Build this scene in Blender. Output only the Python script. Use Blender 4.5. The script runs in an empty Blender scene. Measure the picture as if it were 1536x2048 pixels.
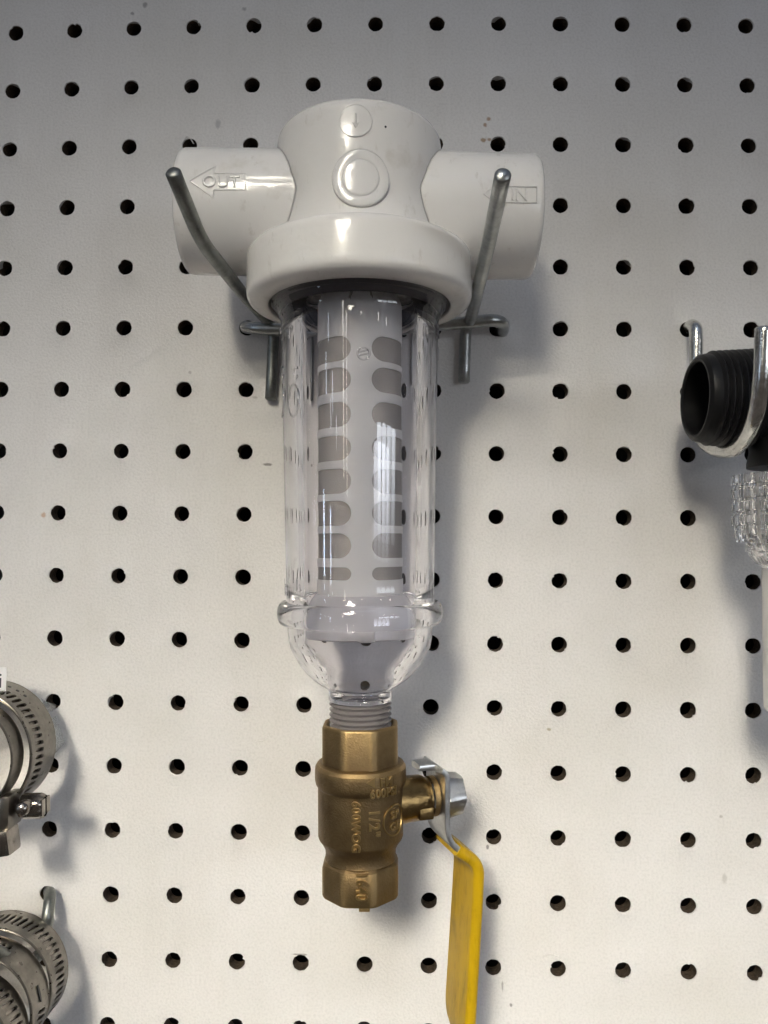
import bpy, bmesh, math, random
from mathutils import Vector, Matrix
from math import sin, cos, pi, radians, sqrt, atan2
random.seed(11)
S = bpy.context.scene
COL = S.collection

# ------------------------------------------------------------------ camera
cR = Vector((0.9996105, 0.0258709, 0.0104637))
cD = Vector((0.0094090, 0.0405591, -0.9991328))
cF = Vector((-0.0262729, 0.9988422, 0.0402999))
cC = Vector((0.0139769, -0.3107932, -0.0111129))
FPX = 1540.0
cam_d = bpy.data.cameras.new('camera'); cam = bpy.data.objects.new('camera', cam_d); COL.objects.link(cam)
cam.matrix_world = Matrix(((cR.x, -cD.x, -cF.x, cC.x), (cR.y, -cD.y, -cF.y, cC.y), (cR.z, -cD.z, -cF.z, cC.z), (0, 0, 0, 1)))
cam_d.sensor_fit = 'VERTICAL'; cam_d.sensor_height = 24.0; cam_d.lens = FPX / 2048 * 24.0
cam_d.clip_start = 0.01; cam_d.clip_end = 60
S.camera = cam

def P(px, py, Y):
    """a point of the photograph on the vertical plane at depth Y"""
    d = cR * ((px - 768) / FPX) + cD * ((py - 1024) / FPX) + cF
    return cC + d * ((Y - cC.y) / d.y)

# ------------------------------------------------------------------ world, lamps, exposure
W = bpy.data.worlds.new('World'); S.world = W; W.use_nodes = True
nt = W.node_tree; nt.nodes.clear()
out = nt.nodes.new('ShaderNodeOutputWorld'); bg = nt.nodes.new('ShaderNodeBackground')
tc = nt.nodes.new('ShaderNodeTexCoord'); sep = nt.nodes.new('ShaderNodeSeparateXYZ')
ramp = nt.nodes.new('ShaderNodeValToRGB')
mr = nt.nodes.new('ShaderNodeMapRange'); mr.inputs[1].default_value = -1; mr.inputs[2].default_value = 1
nt.links.new(tc.outputs['Generated'], sep.inputs[0]); nt.links.new(sep.outputs[2], mr.inputs[0]); nt.links.new(mr.outputs[0], ramp.inputs[0])
e = ramp.color_ramp.elements
e[0].position = 0.0; e[0].color = (.15, .135, .125, 1)
e[1].position = 1.0; e[1].color = (.30, .33, .43, 1)
for p_, c_ in ((.40, (.19, .165, .145, 1)), (.50, (.14, .135, .135, 1)), (.62, (.19, .195, .225, 1)), (.78, (.29, .325, .41, 1))):
    n = e.new(p_); n.color = c_
vor = nt.nodes.new('ShaderNodeTexVoronoi'); vor.inputs['Scale'].default_value = 5.0
mx = nt.nodes.new('ShaderNodeMix'); mx.data_type = 'RGBA'; mx.blend_type = 'MULTIPLY'; mx.inputs[0].default_value = .55
vr = nt.nodes.new('ShaderNodeValToRGB'); vr.color_ramp.elements[0].color = (.35, .34, .33, 1); vr.color_ramp.elements[1].color = (1.5, 1.5, 1.5, 1)
nt.links.new(tc.outputs['Generated'], vor.inputs['Vector']); nt.links.new(vor.outputs['Color'], vr.inputs[0])
nt.links.new(ramp.outputs[0], mx.inputs[6]); nt.links.new(vr.outputs[0], mx.inputs[7])
nt.links.new(mx.outputs[2], bg.inputs[0]); bg.inputs[1].default_value = .43
nt.links.new(bg.outputs[0], out.inputs[0])

def aim(o, target):
    o.rotation_euler = (Vector(target) - o.location).to_track_quat('-Z', 'Y').to_euler()
def spot(name, loc, target, power, size, blend, radius, col):
    l = bpy.data.lights.new(name, 'SPOT'); l.energy = power; l.spot_size = radians(size); l.spot_blend = blend
    l.shadow_soft_size = radius; l.color = col
    o = bpy.data.objects.new(name, l); COL.objects.link(o); o.location = loc; aim(o, target); return o
def area(name, loc, target, power, sx, sy, col):
    l = bpy.data.lights.new(name, 'AREA'); l.shape = 'RECTANGLE'; l.size = sx; l.size_y = sy; l.energy = power; l.color = col
    o = bpy.data.objects.new(name, l); COL.objects.link(o); o.location = loc; aim(o, target); return o
# ceiling lamps of the shop, high in front and to the left, an added soft fill, and two daylight openings far to the sides
spot('ceiling_lamp_key', (-.55, -2.3, 1.00), (.06, 0, -.245), 54, 17.5, 1.0, .11, (1.0, .925, .74))
spot('ceiling_lamp_second', (-.30, -1.7, 1.55), (.06, 0, -.25), 21, 16.8, 1.0, .085, (1.0, .94, .78))
for i in range(4):
    k = area('shop_window_pane', (1.28 + .25 * i, -2.20 + .20 * i, .12), (.0, 0, -.235), .058, .27, .42, (.86, .92, 1.0)); k.data.spread = radians(22)
k = area('soft_key_fill', (-.42, -2.0, 1.05), (.06, 0, -.280), .84, .66, .36, (1.0, .93, .80)); k.data.spread = radians(17)  # added broad share of the key light, lightens shade behind clear plastic
area('ceiling_panel', (.2, -1.5, 1.7), (0, 0, 0), 1.9, 1.2, .6, (.58, .74, 1.0))
area('daylight_door', (-2.2, -1.8, -.10), (0, -.05, 0), 2.2, .06, .34, (.62, .78, 1.0))
for n_, p_, w_, sx_, sy_, c_ in (('tube_light', (-2.25, -1.75, .86), .55, .03, .26, (.72, .85, 1.0)), ('tube_light', (-2.0, -2.0, .52), .40, .03, .16, (.72, .85, 1.0)), ('tube_light', (-1.75, -2.2, .36), .30, .03, .12, (.85, .92, 1.0)),
                                 ('small_lamp', (1.6, -2.3, .93), .38, .055, .07, (1.0, .95, .85)), ('small_lamp', (2.0, -1.75, .86), .38, .055, .09, (1.0, .95, .85)), ('small_lamp', (-1.1, -2.75, 1.02), .40, .06, .06, (1.0, .84, .5)), ('small_lamp', (.25, -2.9, .99), .30, .05, .06, (1.0, .93, .8))):
    area(n_, p_, (0, -.05, .02), w_, sx_, sy_, c_)
area('bright_doorway', (-1.05, -2.9, .60), (0, -.05, .05), 2.2, .045, .95, (1.0, .95, .84))
S.view_settings.view_transform = 'Standard'; S.view_settings.look = 'None'
S.view_settings.exposure = 0.14; S.view_settings.gamma = 1.0; S.view_settings.use_curve_mapping = False
S.render.engine = 'CYCLES'
cy = S.cycles
cy.max_bounces = 28; cy.transmission_bounces = 24; cy.glossy_bounces = 10; cy.diffuse_bounces = 5; cy.transparent_max_bounces = 16
cy.caustics_refractive = True; cy.caustics_reflective = True; cy.blur_glossy = 0.3; cy.sample_clamp_indirect = 40.0
cy.use_denoising = True
try: cy.denoiser = 'OPENIMAGEDENOISE'
except Exception: pass

# ------------------------------------------------------------------ materials
def mat(name, col, rough=.5, metal=0.0, trans=0.0, ior=1.45, coat=0.0, sss=0.0, spec=.5):
    m = bpy.data.materials.new(name); m.use_nodes = True
    b = m.node_tree.nodes['Principled BSDF']
    b.inputs['Base Color'].default_value = (*col, 1); b.inputs['Roughness'].default_value = rough
    b.inputs['Metallic'].default_value = metal; b.inputs['Transmission Weight'].default_value = trans
    b.inputs['IOR'].default_value = ior; b.inputs['Coat Weight'].default_value = coat
    b.inputs['Specular IOR Level'].default_value = spec
    if sss:
        b.inputs['Subsurface Weight'].default_value = sss; b.inputs['Subsurface Radius'].default_value = (.004, .0035, .003); b.inputs['Subsurface Scale'].default_value = 1
    m['b'] = 1
    return m
def nodes(m): return m.node_tree.nodes, m.node_tree.links, m.node_tree.nodes['Principled BSDF']
def objco(m, scale):
    N, L, b = nodes(m)
    t = N.new('ShaderNodeTexCoord'); mp = N.new('ShaderNodeMapping'); mp.inputs['Scale'].default_value = scale if hasattr(scale, '__len__') else (scale,) * 3
    L.new(t.outputs['Object'], mp.inputs[0]); return mp.outputs[0]
def noise(m, scale, detail=3, rough=.55):
    N, L, b = nodes(m)
    n = N.new('ShaderNodeTexNoise'); n.inputs['Scale'].default_value = 1; n.inputs['Detail'].default_value = detail; n.inputs['Roughness'].default_value = rough
    L.new(objco(m, scale), n.inputs['Vector']); return n.outputs['Fac']
def rampf(m, fac, stops):
    N, L, b = nodes(m)
    r = N.new('ShaderNodeValToRGB'); el = r.color_ramp.elements
    el[0].position, el[0].color = stops[0][0], (*stops[0][1], 1); el[1].position, el[1].color = stops[-1][0], (*stops[-1][1], 1)
    for p_, c_ in stops[1:-1]:
        x = el.new(p_); x.color = (*c_, 1)
    L.new(fac, r.inputs[0]); return r.outputs[0]
def g(v): return (v, v, v)
def mixc(m, kind, fac, a, b_):
    N, L, b = nodes(m)
    x = N.new('ShaderNodeMix'); x.data_type = 'RGBA'; x.blend_type = kind
    for s_, v in ((0, fac), (6, a), (7, b_)):
        if hasattr(v, 'links') or hasattr(v, 'is_linked'): L.new(v, x.inputs[s_])
        elif s_ == 0: x.inputs[0].default_value = v
        else: x.inputs[s_].default_value = (*v, 1)
    return x.outputs[2]
def bump(m, facs):
    """facs: list of (socket, strength, distance)"""
    N, L, b = nodes(m); prev = None
    for f, st, di in facs:
        n = N.new('ShaderNodeBump'); n.inputs['Strength'].default_value = st; n.inputs['Distance'].default_value = di
        L.new(f, n.inputs['Height'])
        if prev: L.new(prev, n.inputs['Normal'])
        prev = n.outputs[0]
    L.new(prev, b.inputs['Normal'])
def setc(m, s): N, L, b = nodes(m); L.new(s, b.inputs['Base Color'])
def setr(m, s): N, L, b = nodes(m); L.new(s, b.inputs['Roughness'])

M = {}
# painted hardboard: orange-peel paint, faint grubby patches, rust-brown and grey spots
m = M['paint'] = mat('board_paint', (.70, .675, .645), .42, spec=.5)
big = noise(m, 14, 4); fine = noise(m, 1300, 2); mid = noise(m, 1050, 2); smear = noise(m, (60, 60, 9), 4)
c = rampf(m, big, [(.30, (.665, .645, .615)), (.52, (.715, .697, .68)), (.75, (.745, .727, .715))])
c = mixc(m, 'MULTIPLY', .55, c, rampf(m, smear, [(.25, (.93, .92, .91)), (.5, g(1.0)), (.8, (1.0, 1.0, 1.0))]))
c = mixc(m, 'MULTIPLY', .5, c, rampf(m, mid, [(.28, g(.80)), (.55, g(1.0)), (.75, g(1.05))]))
N, L, b = nodes(m)
geo = N.new('ShaderNodeTexCoord')
warp = N.new('ShaderNodeTexNoise'); warp.inputs['Scale'].default_value = 700; warp.inputs['Detail'].default_value = 2
L.new(geo.outputs['Object'], warp.inputs['Vector'])
def stain(c, px, py, rx, ry, col, amt):
    """a blot with a ragged edge on the paint, centred where it sits on the board, rx by ry metres"""
    q = P(px, py, 0)
    mp = N.new('ShaderNodeMapping'); mp.vector_type = 'POINT'
    mp.inputs['Location'].default_value = (-q.x / rx, 0, -q.z / ry); mp.inputs['Scale'].default_value = (1 / rx, 0, 1 / ry)
    L.new(geo.outputs['Object'], mp.inputs[0])
    ln = N.new('ShaderNodeVectorMath'); ln.operation = 'LENGTH'; L.new(mp.outputs[0], ln.inputs[0])
    ad = N.new('ShaderNodeMath'); ad.operation = 'MULTIPLY_ADD'; ad.inputs[1].default_value = 1.0
    L.new(warp.outputs['Fac'], ad.inputs[0]); ad.inputs[1].default_value = 1.1; L.new(ln.outputs['Value'], ad.inputs[2])
    r = N.new('ShaderNodeMapRange'); r.inputs[1].default_value = 1.15; r.inputs[2].default_value = 1.75; r.inputs[3].default_value = amt; r.inputs[4].default_value = 0
    L.new(ad.outputs[0], r.inputs[0])
    return mixc(m, 'MIX', r.outputs[0], c, col)
for a in ((978, 238, .0009, .0009, (.33, .19, .10), .8), (970, 250, .0008, .0009, (.33, .19, .10), .8), (967, 280, .0013, .0009, (.33, .20, .10), .85), (978, 279, .0009, .0007, (.33, .20, .10), .8),
          (87, 1030, .0011, .0011, (.50, .30, .18), .7), (290, 10, .0010, .0012, (.20, .19, .19), .7), (265, 27, .0008, .0007, (.20, .19, .19), .7), (436, 248, .0012, .0018, (.34, .33, .35), .6),
          (488, 18, .0010, .0009, (.25, .24, .25), .6), (535, 929, .0020, .0006, (.10, .09, .08), .75), (1098, 1459, .0010, .0006, (.34, .29, .17), .7), (975, 1694, .0007, .0009, (.15, .14, .14), .8),
          (1022, 2010, .0006, .0007, (.12, .11, .11), .7), (1005, 1972, .0004, .002, (.2, .19, .18), .6), (1449, 1757, .0010, .0022, (.40, .38, .35), .5), (1442, 1633, .0007, .0006, (.35, .33, .30), .6),
          (600, 1909, .0030, .0004, (.16, .14, .13), .7), (1000, 470, .0009, .0006, (.40, .37, .36), .5), (380, 745, .0007, .0007, (.33, .3, .3), .6), (510, 795, .0012, .0005, (.4, .38, .36), .6)):
    c = stain(c, *a)
setc(m, c); setr(m, rampf(m, mid, [(.2, g(.36)), (.8, g(.50))]))
bump(m, [(fine, .22, .00025), (mid, .40, .0004), (big, .12, .004)])
m = M['fibre'] = mat('board_fibre', (.115, .075, .045), .9)
setc(m, rampf(m, noise(m, 900, 3), [(.2, (.022, .015, .010)), (.55, (.066, .046, .029)), (.85, (.13, .094, .06))]))
bump(m, [(noise(m, 1200, 3), .8, .0006)])
M['dark'] = mat('shade_wall', (.012, .011, .010), .95)  # near-black, the shade seen through the holes is put into its colour
# moulded white pvc, slightly cream, faint dirt
m = M['pvc'] = mat('white_pvc', (.72, .685, .635), .20, coat=.2, sss=.10)
c = rampf(m, noise(m, 45, 5, .65), [(.30, (.66, .63, .59)), (.42, (.765, .745, .72)), (.8, (.785, .768, .745))])
c = mixc(m, 'MULTIPLY', .5, c, rampf(m, noise(m, (260, 260, 90), 4, .7), [(.28, (.72, .69, .65)), (.40, g(1)), (.8, g(1))]))
setc(m, c); setr(m, rampf(m, noise(m, 120, 4), [(.25, g(.15)), (.75, g(.26))]))
N, L, b = nodes(m)
bv = N.new('ShaderNodeBevel'); bv.samples = 6; bv.inputs['Radius'].default_value = .0008
bn = N.new('ShaderNodeBump'); bn.inputs['Strength'].default_value = .16; bn.inputs['Distance'].default_value = .0012
L.new(noise(m, 160, 3), bn.inputs['Height']); L.new(bv.outputs[0], bn.inputs['Normal']); L.new(bn.outputs[0], b.inputs['Normal'])
# clear polycarbonate
m = M['clear'] = mat('clear_plastic', (.968, .958, .982), .012, trans=1.0, ior=1.50)
m = M['clear_cut'] = mat('clear_cut_plastic', (.97, .97, .98), .02, trans=1.0, ior=1.52)
m = M['film'] = mat('clear_film', (.90, .91, .89), .25, trans=.75, ior=1.2)
# strainer: translucent white frame over grey fabric mesh
m = M['strainer'] = mat('strainer_plastic', (.90, .885, .86), .35, sss=.3)
m = M['mesh'] = mat('strainer_mesh', (.40, .375, .355), .7)
setc(m, rampf(m, noise(m, (30, 30, 60), 2), [(.3, (.35, .328, .306)), (.7, (.40, .378, .355))]))
bump(m, [(noise(m, 3500, 1), .4, .0003)])
m = M['frost'] = mat('frosted_plastic', (.84, .83, .85), .25, trans=.45, ior=1.3)
M['tab'] = mat('tab_plastic', (.80, .79, .80), .25, trans=.35, ior=1.3)
M['rubber'] = mat('black_rubber', (.012, .012, .013), .4); M['thread'] = mat('thread_plastic', (.36, .33, .325), .22, trans=.45, ior=1.45); M['flange_shade'] = mat('shade_grey', (.040, .037, .044), .35)
# cast brass: sandblasted bronze skin, brighter on worn edges
m = M['brass'] = mat('cast_brass', (.33, .205, .085), .42, metal=1.0)
c = rampf(m, noise(m, 180, 5, .7), [(.25, (.150, .102, .052)), (.5, (.205, .142, .072)), (.8, (.25, .178, .092))])
N, L, b = nodes(m)
gp = N.new('ShaderNodeNewGeometry')
c = mixc(m, 'MIX', rampf(m, gp.outputs['Pointiness'], [(.515, g(0)), (.57, g(.8))]), c, (.46, .32, .145))
setc(m, c); setr(m, rampf(m, noise(m, 300, 4), [(.2, g(.42)), (.8, g(.58))]))
bump(m, [(noise(m, 1500, 3), .35, .0005), (noise(m, 260, 2), .12, .001)])
m = M['brass_turned'] = mat('turned_brass', (.46, .31, .125), .30, metal=1.0)
setc(m, rampf(m, noise(m, 170, 5, .7), [(.2, (.12, .078, .032)), (.45, (.27, .18, .075)), (.8, (.40, .275, .115))]))
bump(m, [(noise(m, 600, 4), .4, .0006)])
def zinc(name, lo, hi, rlo, rhi, bs):
    m = mat(name, hi, .3, metal=1.0)
    setc(m, rampf(m, noise(m, 230, 5, .7), [(.25, lo), (.6, hi), (.85, hi)]))
    setr(m, rampf(m, noise(m, 330, 4), [(.2, g(rlo)), (.8, g(rhi))]))
    bump(m, [(noise(m, 700, 4), bs, .0005)])
    return m
M['zinc'] = zinc('zinc_wire', (.27, .28, .275), (.42, .435, .43), .26, .38, .08)
M['dull_zinc'] = zinc('dull_zinc_wire', (.15, .155, .148), (.26, .27, .255), .34, .48, .12)
M['bright_wire'] = zinc('bright_wire', (.42, .42, .40), (.74, .74, .71), .14, .30, .2)
M['bright_zinc'] = zinc('bright_zinc', (.40, .41, .41), (.60, .60, .59), .30, .46, .2)
M['steel'] = zinc('stainless_band', (.17, .157, .138), (.25, .231, .205), .24, .38, .06)
M['steel_dark'] = zinc('stainless_screw', (.22, .20, .175), (.34, .31, .28), .16, .30, .1)
M['brass_worn'] = mat('worn_brass', (.40, .28, .12), .36, metal=1.0)
m = M['yellow'] = mat('yellow_vinyl', (.66, .42, .012), .38, spec=.35)
c = rampf(m, noise(m, (90, 90, 45), 5, .7), [(.30, (.30, .185, .004)), (.45, (.45, .28, .004)), (.8, (.52, .325, .005))])
c = mixc(m, 'MULTIPLY', 1.0, c, rampf(m, noise(m, (210, 210, 40), 4, .75), [(.25, (.30, .26, .2)), (.40, (.85, .84, .8)), (.5, g(1)), (.8, g(1))]))
setc(m, c); bump(m, [(noise(m, 120, 3), .15, .001)])
m = M['black'] = mat('black_plastic', (.007, .007, .0075), .42, spec=.28)
M['white_tube'] = mat('white_tube', (.74, .72, .69), .35)
M['card'] = mat('white_card', (.80, .79, .79), .5)
M['ink'] = mat('dark_ink', (.05, .05, .06), .6)

# ------------------------------------------------------------------ mesh helpers
def link(name, bm, material, parent=None, smooth=None, loc=None):
    me = bpy.data.meshes.new(name); bm.normal_update(); bm.to_mesh(me); bm.free()
    for mm in (material if isinstance(material, (list, tuple)) else [material]): me.materials.append(mm)
    o = bpy.data.objects.new(name, me); COL.objects.link(o)
    if parent: o.parent = parent
    if loc is not None: o.location = loc
    if smooth is not None:
        for p in me.polygons: p.use_smooth = True
        if smooth < 179: me.set_sharp_from_angle(angle=radians(smooth))
    return o
def thing(name, label, cat, loc, group=None, rz=0):
    o = bpy.data.objects.new(name, None); COL.objects.link(o); o.location = loc; o.rotation_euler = (0, 0, rz); o.empty_display_size = .01
    o['label'] = label; o['category'] = cat
    if group: o['group'] = group
    return o
def tag(o, label, cat, group=None, kind=None):
    o['label'] = label; o['category'] = cat
    if group: o['group'] = group
    if kind: o['kind'] = kind
    return o
def lathe(bm, prof, seg=96, closed=False, mtx=None, sq=None, mi=0):
    """revolve (r, z) points about z; sq(theta) scales r (polygons)"""
    mtx = mtx or Matrix()
    rings = []
    for r, z in prof:
        if r < 1e-7: rings.append([bm.verts.new(mtx @ Vector((0, 0, z)))])
        else: rings.append([bm.verts.new(mtx @ Vector((r * sin(t) * (sq(t) if sq else 1), -r * cos(t) * (sq(t) if sq else 1), z))) for t in (2 * pi * k / seg for k in range(seg))])
    n = len(rings)
    for i in range(n if closed else n - 1):
        a, b = rings[i], rings[(i + 1) % n]
        if len(a) == 1 and len(b) == 1: continue
        for k in range(seg):
            k2 = (k + 1) % seg
            vs = []
            for v in ((a[k], a[k2], b[k2], b[k]) if len(a) > 1 and len(b) > 1 else (a[0], b[k2], b[k]) if len(a) == 1 else (a[k], a[k2], b[0])): vs.append(v)
            try: bm.faces.new(vs).material_index = mi
            except ValueError: pass
    return rings
def arc(cx, cz, r, a0, a1, n):
    return [(cx + r * cos(radians(a0 + (a1 - a0) * k / n)), cz + r * sin(radians(a0 + (a1 - a0) * k / n))) for k in range(n + 1)]
def axis_mtx(origin, direction, up=(0, 0, 1)):
    z = Vector(direction).normalized(); x = Vector(up).cross(z)
    if x.length < 1e-5: x = Vector((1, 0, 0))
    x.normalize(); y = z.cross(x)
    m = Matrix((x, y, z)).transposed().to_4x4(); m.translation = Vector(origin); return m
def catmull(pts, n=10):
    pts = [Vector(p) for p in pts]; q = [2 * pts[0] - pts[1]] + pts + [2 * pts[-1] - pts[-2]]; o = []
    for i in range(1, len(q) - 2):
        p0, p1, p2, p3 = q[i - 1:i + 3]
        for k in range(n):
            t = k / n
            o.append(.5 * ((2 * p1) + (p2 - p0) * t + (2 * p0 - 5 * p1 + 4 * p2 - p3) * t * t + (3 * p1 - p0 - 3 * p2 + p3) * t ** 3))
    o.append(pts[-1]); return o
def rounded(pts, r, n=6):
    """polyline with rounded corners"""
    pts = [Vector(p) for p in pts]; o = [pts[0]]
    for i in range(1, len(pts) - 1):
        a, b, c = pts[i - 1], pts[i], pts[i + 1]
        d = min(r, (a - b).length * .45, (c - b).length * .45)
        s, t = b + (a - b).normalized() * d, b + (c - b).normalized() * d
        for k in range(n + 1):
            u = k / n; o.append(s * (1 - u) ** 2 + b * 2 * u * (1 - u) + t * u * u)
    o.append(pts[-1]); return o
def tube(bm, pts, r, seg=20, cham=.25):
    pts = [Vector(p) for p in pts]
    t0 = (pts[1] - pts[0]).normalized(); nrm = t0.orthogonal().normalized(); rings = []
    ext = [(pts[0], t0, r * (1 - cham))] ; c_ = cham * r
    seq = [(pts[0], None, r * (1 - cham)), (pts[0] + t0 * c_, None, r)] + [(p, None, r) for p in pts[1:-1]]
    t1 = (pts[-1] - pts[-2]).normalized()
    seq += [(pts[-1] - t1 * c_, None, r), (pts[-1], None, r * (1 - cham))]
    ps = [s_[0] for s_ in seq]; prev = t0
    for i, (p, _, rr) in enumerate(seq):
        t = ((ps[min(i + 1, len(ps) - 1)] - ps[max(i - 1, 0)])).normalized()
        q = prev.rotation_difference(t); nrm = (q @ nrm); nrm = (nrm - t * nrm.dot(t)).normalized(); prev = t
        bn_ = t.cross(nrm)
        rings.append([bm.verts.new(p + (nrm * cos(a) + bn_ * sin(a)) * rr) for a in (2 * pi * k / seg for k in range(seg))])
    for a, b in zip(rings, rings[1:]):
        for k in range(seg): bm.faces.new((a[k], a[(k + 1) % seg], b[(k + 1) % seg], b[k]))
    bm.faces.new(rings[0][::-1]); bm.faces.new(rings[-1])
def box(bm, c, s, bev=0, mtx=None):
    r = bmesh.ops.create_cube(bm, size=1, matrix=Matrix.Translation(c) @ Matrix.Diagonal((*s, 1)))
    vs = r['verts']
    if bev:
        es = list({e_ for v in vs for e_ in v.link_edges})
        g_ = bmesh.ops.bevel(bm, geom=es, offset=bev, segments=2, affect='EDGES', profile=.6)
        vs = list({v for f in g_['faces'] for v in f.verts} | {v for v in vs if v.is_valid})
    if mtx:
        for v in vs: v.co = mtx @ v.co
    return vs
def text_geo(s, size, ext, bev=0.0, off=0.0):
    """verts, faces of a string, centred"""
    cu = bpy.data.curves.new('lettering', 'FONT'); cu.body = s; cu.size = size; cu.extrude = ext; cu.bevel_depth = bev; cu.resolution_u = 3; cu.space_character = 1.0 + off * 1800; cu.offset = off
    cu.align_x = 'CENTER'; cu.align_y = 'CENTER'
    o = bpy.data.objects.new('lettering', cu); COL.objects.link(o)
    dg = bpy.context.evaluated_depsgraph_get(); me = bpy.data.meshes.new_from_object(o.evaluated_get(dg))
    vs = [v.co.copy() for v in me.vertices]; fs = [list(p.vertices) for p in me.polygons]
    bpy.data.objects.remove(o); bpy.data.curves.remove(cu); bpy.data.meshes.remove(me)
    if vs:
        xs = [v.x for v in vs]; ys = [v.y for v in vs]; c_ = Vector(((min(xs) + max(xs)) / 2, (min(ys) + max(ys)) / 2, 0))
        vs = [v - c_ for v in vs]
    return vs, fs
def add_geo(bm, geo, fn):
    vs, fs = geo; n = [bm.verts.new(fn(v)) for v in vs]
    for f in fs:
        try: bm.faces.new([n[i] for i in f])
        except ValueError: pass
def cyl(th0, r, z0, rot=False, sx=1):
    """map flat lettering onto an upright cylinder about local z, theta measured from the front"""
    def f(v):
        u, w_ = (v.y, -v.x) if rot else (v.x, v.y)
        t = radians(th0) + u * sx / r
        return Vector(((r + v.z) * sin(t), -(r + v.z) * cos(t), z0 + w_))
    return f
def slab(poly, t):
    """verts/faces of a flat outline extruded to +-t"""
    n = len(poly)
    vs = [Vector((x, y, -t)) for x, y in poly] + [Vector((x, y, t)) for x, y in poly]
    return vs, [list(range(n))[::-1], list(range(n, 2 * n))] + [[k, (k + 1) % n, n + (k + 1) % n, n + k] for k in range(n)]
def ringpoly(bm, ro, ri, h, fn, n=40, bev=.3):
    """raised ring (or disc when ri = 0) mapped by fn"""
    prof = [(ro, -h), (ro, h * .4), (ro - h * bev, h), (ri + h * bev, h), (ri, h * .4), (ri, -h)] if ri else [(ro, -h), (ro, h * .4), (ro - h * bev, h), (0, h)]
    rings = []
    for r, z in prof:
        rings.append([bm.verts.new(fn(Vector((r * cos(a), r * sin(a), z)))) for a in (2 * pi * k / n for k in range(n))] if r else [bm.verts.new(fn(Vector((0, 0, z))))])
    for a, b in zip(rings, rings[1:]):
        for k in range(n):
            k2 = (k + 1) % n
            bm.faces.new((a[k], a[k2], b[k2], b[k]) if len(b) > 1 else (a[k], a[k2], b[0]))
def border(u0, u1, v0, v1, n):
    o = []
    for a, b in (((u0, v0), (u1, v0)), ((u1, v0), (u1, v1)), ((u1, v1), (u0, v1)), ((u0, v1), (u0, v0))):
        for k in range(n): t = k / n; o.append((a[0] + (b[0] - a[0]) * t, a[1] + (b[1] - a[1]) * t))
    return o
def stadium(b, p, q, r):
    """point of a stadium outline (segment p-q, radius r) nearest to the border point b"""
    d = (q[0] - p[0], q[1] - p[1]); l2 = d[0] ** 2 + d[1] ** 2
    t = 0 if l2 == 0 else max(0, min(1, ((b[0] - p[0]) * d[0] + (b[1] - p[1]) * d[1]) / l2))
    c_ = (p[0] + d[0] * t, p[1] + d[1] * t); e_ = (b[0] - c_[0], b[1] - c_[1]); l = sqrt(e_[0] ** 2 + e_[1] ** 2)
    return (c_[0] + e_[0] / l * r, c_[1] + e_[1] / l * r)
def perforated(bm, cells, fn, t, n=6):
    """sheet of cells (u0,u1,v0,v1, p, q, r or None) mapped by fn(u,v,w), thickness t"""
    for u0, u1, v0, v1, p, q, r in cells:
        B = border(u0, u1, v0, v1, n); k_ = len(B)
        if r is None:
            # a plain patch, divided along u
            for w_, flip in ((0, False), (-t, True)):
                for i in range(n):
                    ua, ub = u0 + (u1 - u0) * i / n, u0 + (u1 - u0) * (i + 1) / n
                    for j in range(n):
                        va, vb = v0 + (v1 - v0) * j / n, v0 + (v1 - v0) * (j + 1) / n
                        vs = [bm.verts.new(fn(*x, w_)) for x in ((ua, va), (ub, va), (ub, vb), (ua, vb))]
                        bm.faces.new(vs[::-1] if flip else vs)
            continue
        O = [stadium(b, p, q, r) for b in B]
        A1 = [bm.verts.new(fn(*x, 0)) for x in B]; A2 = [bm.verts.new(fn(*x, 0)) for x in O]
        A3 = [bm.verts.new(fn(*x, -t)) for x in O]; A4 = [bm.verts.new(fn(*x, -t)) for x in B]
        for X, Y in ((A1, A2), (A2, A3), (A3, A4)):
            for k in range(k_): bm.faces.new((X[k], X[(k + 1) % k_], Y[(k + 1) % k_], Y[k]))
def weld(bm, d=1e-6): bmesh.ops.remove_doubles(bm, verts=bm.verts, dist=d)

# ------------------------------------------------------------------ pegboard and the dark behind it
PITCH = .0254; HR = .00312; C0, C1, R0, R1 = -5, 17, -4, 20
COEF = [[-0.089, -0.092], [-0.026, 0.699], [-0.223, 1.145], [0.066, -0.586], [0.476, -0.409], [0.564, -0.06], [1.498, -0.068], [-0.642, 0.336], [-1.294, -0.067], [0.19, 0.114], [0.548, -0.821], [-0.392, -1.694], [-0.059, 0.402], [-1.075, -0.166], [-0.018, -0.013]]
PW = [(i, j) for i in range(5) for j in range(5 - i)]
def bpos(cx, cz):
    """board position of a drilled hole in column cx, row cz: the jig drifts a little towards the corners"""
    X = (cx - 6) * PITCH; Z = -(cz - 8) * PITCH
    a = max(-1.08, min(1.08, X / .1524)); b_ = max(-1.08, min(1.08, Z / .2032))
    dx = sum(k[0] * a ** i * b_ ** j for k, (i, j) in zip(COEF, PW)) * 1e-3; dz = sum(k[1] * a ** i * b_ ** j for k, (i, j) in zip(COEF, PW)) * 1e-3
    return X + dx, Z + dz
bm = bmesh.new(); TH = .0062
rng = random.Random(5)
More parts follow.
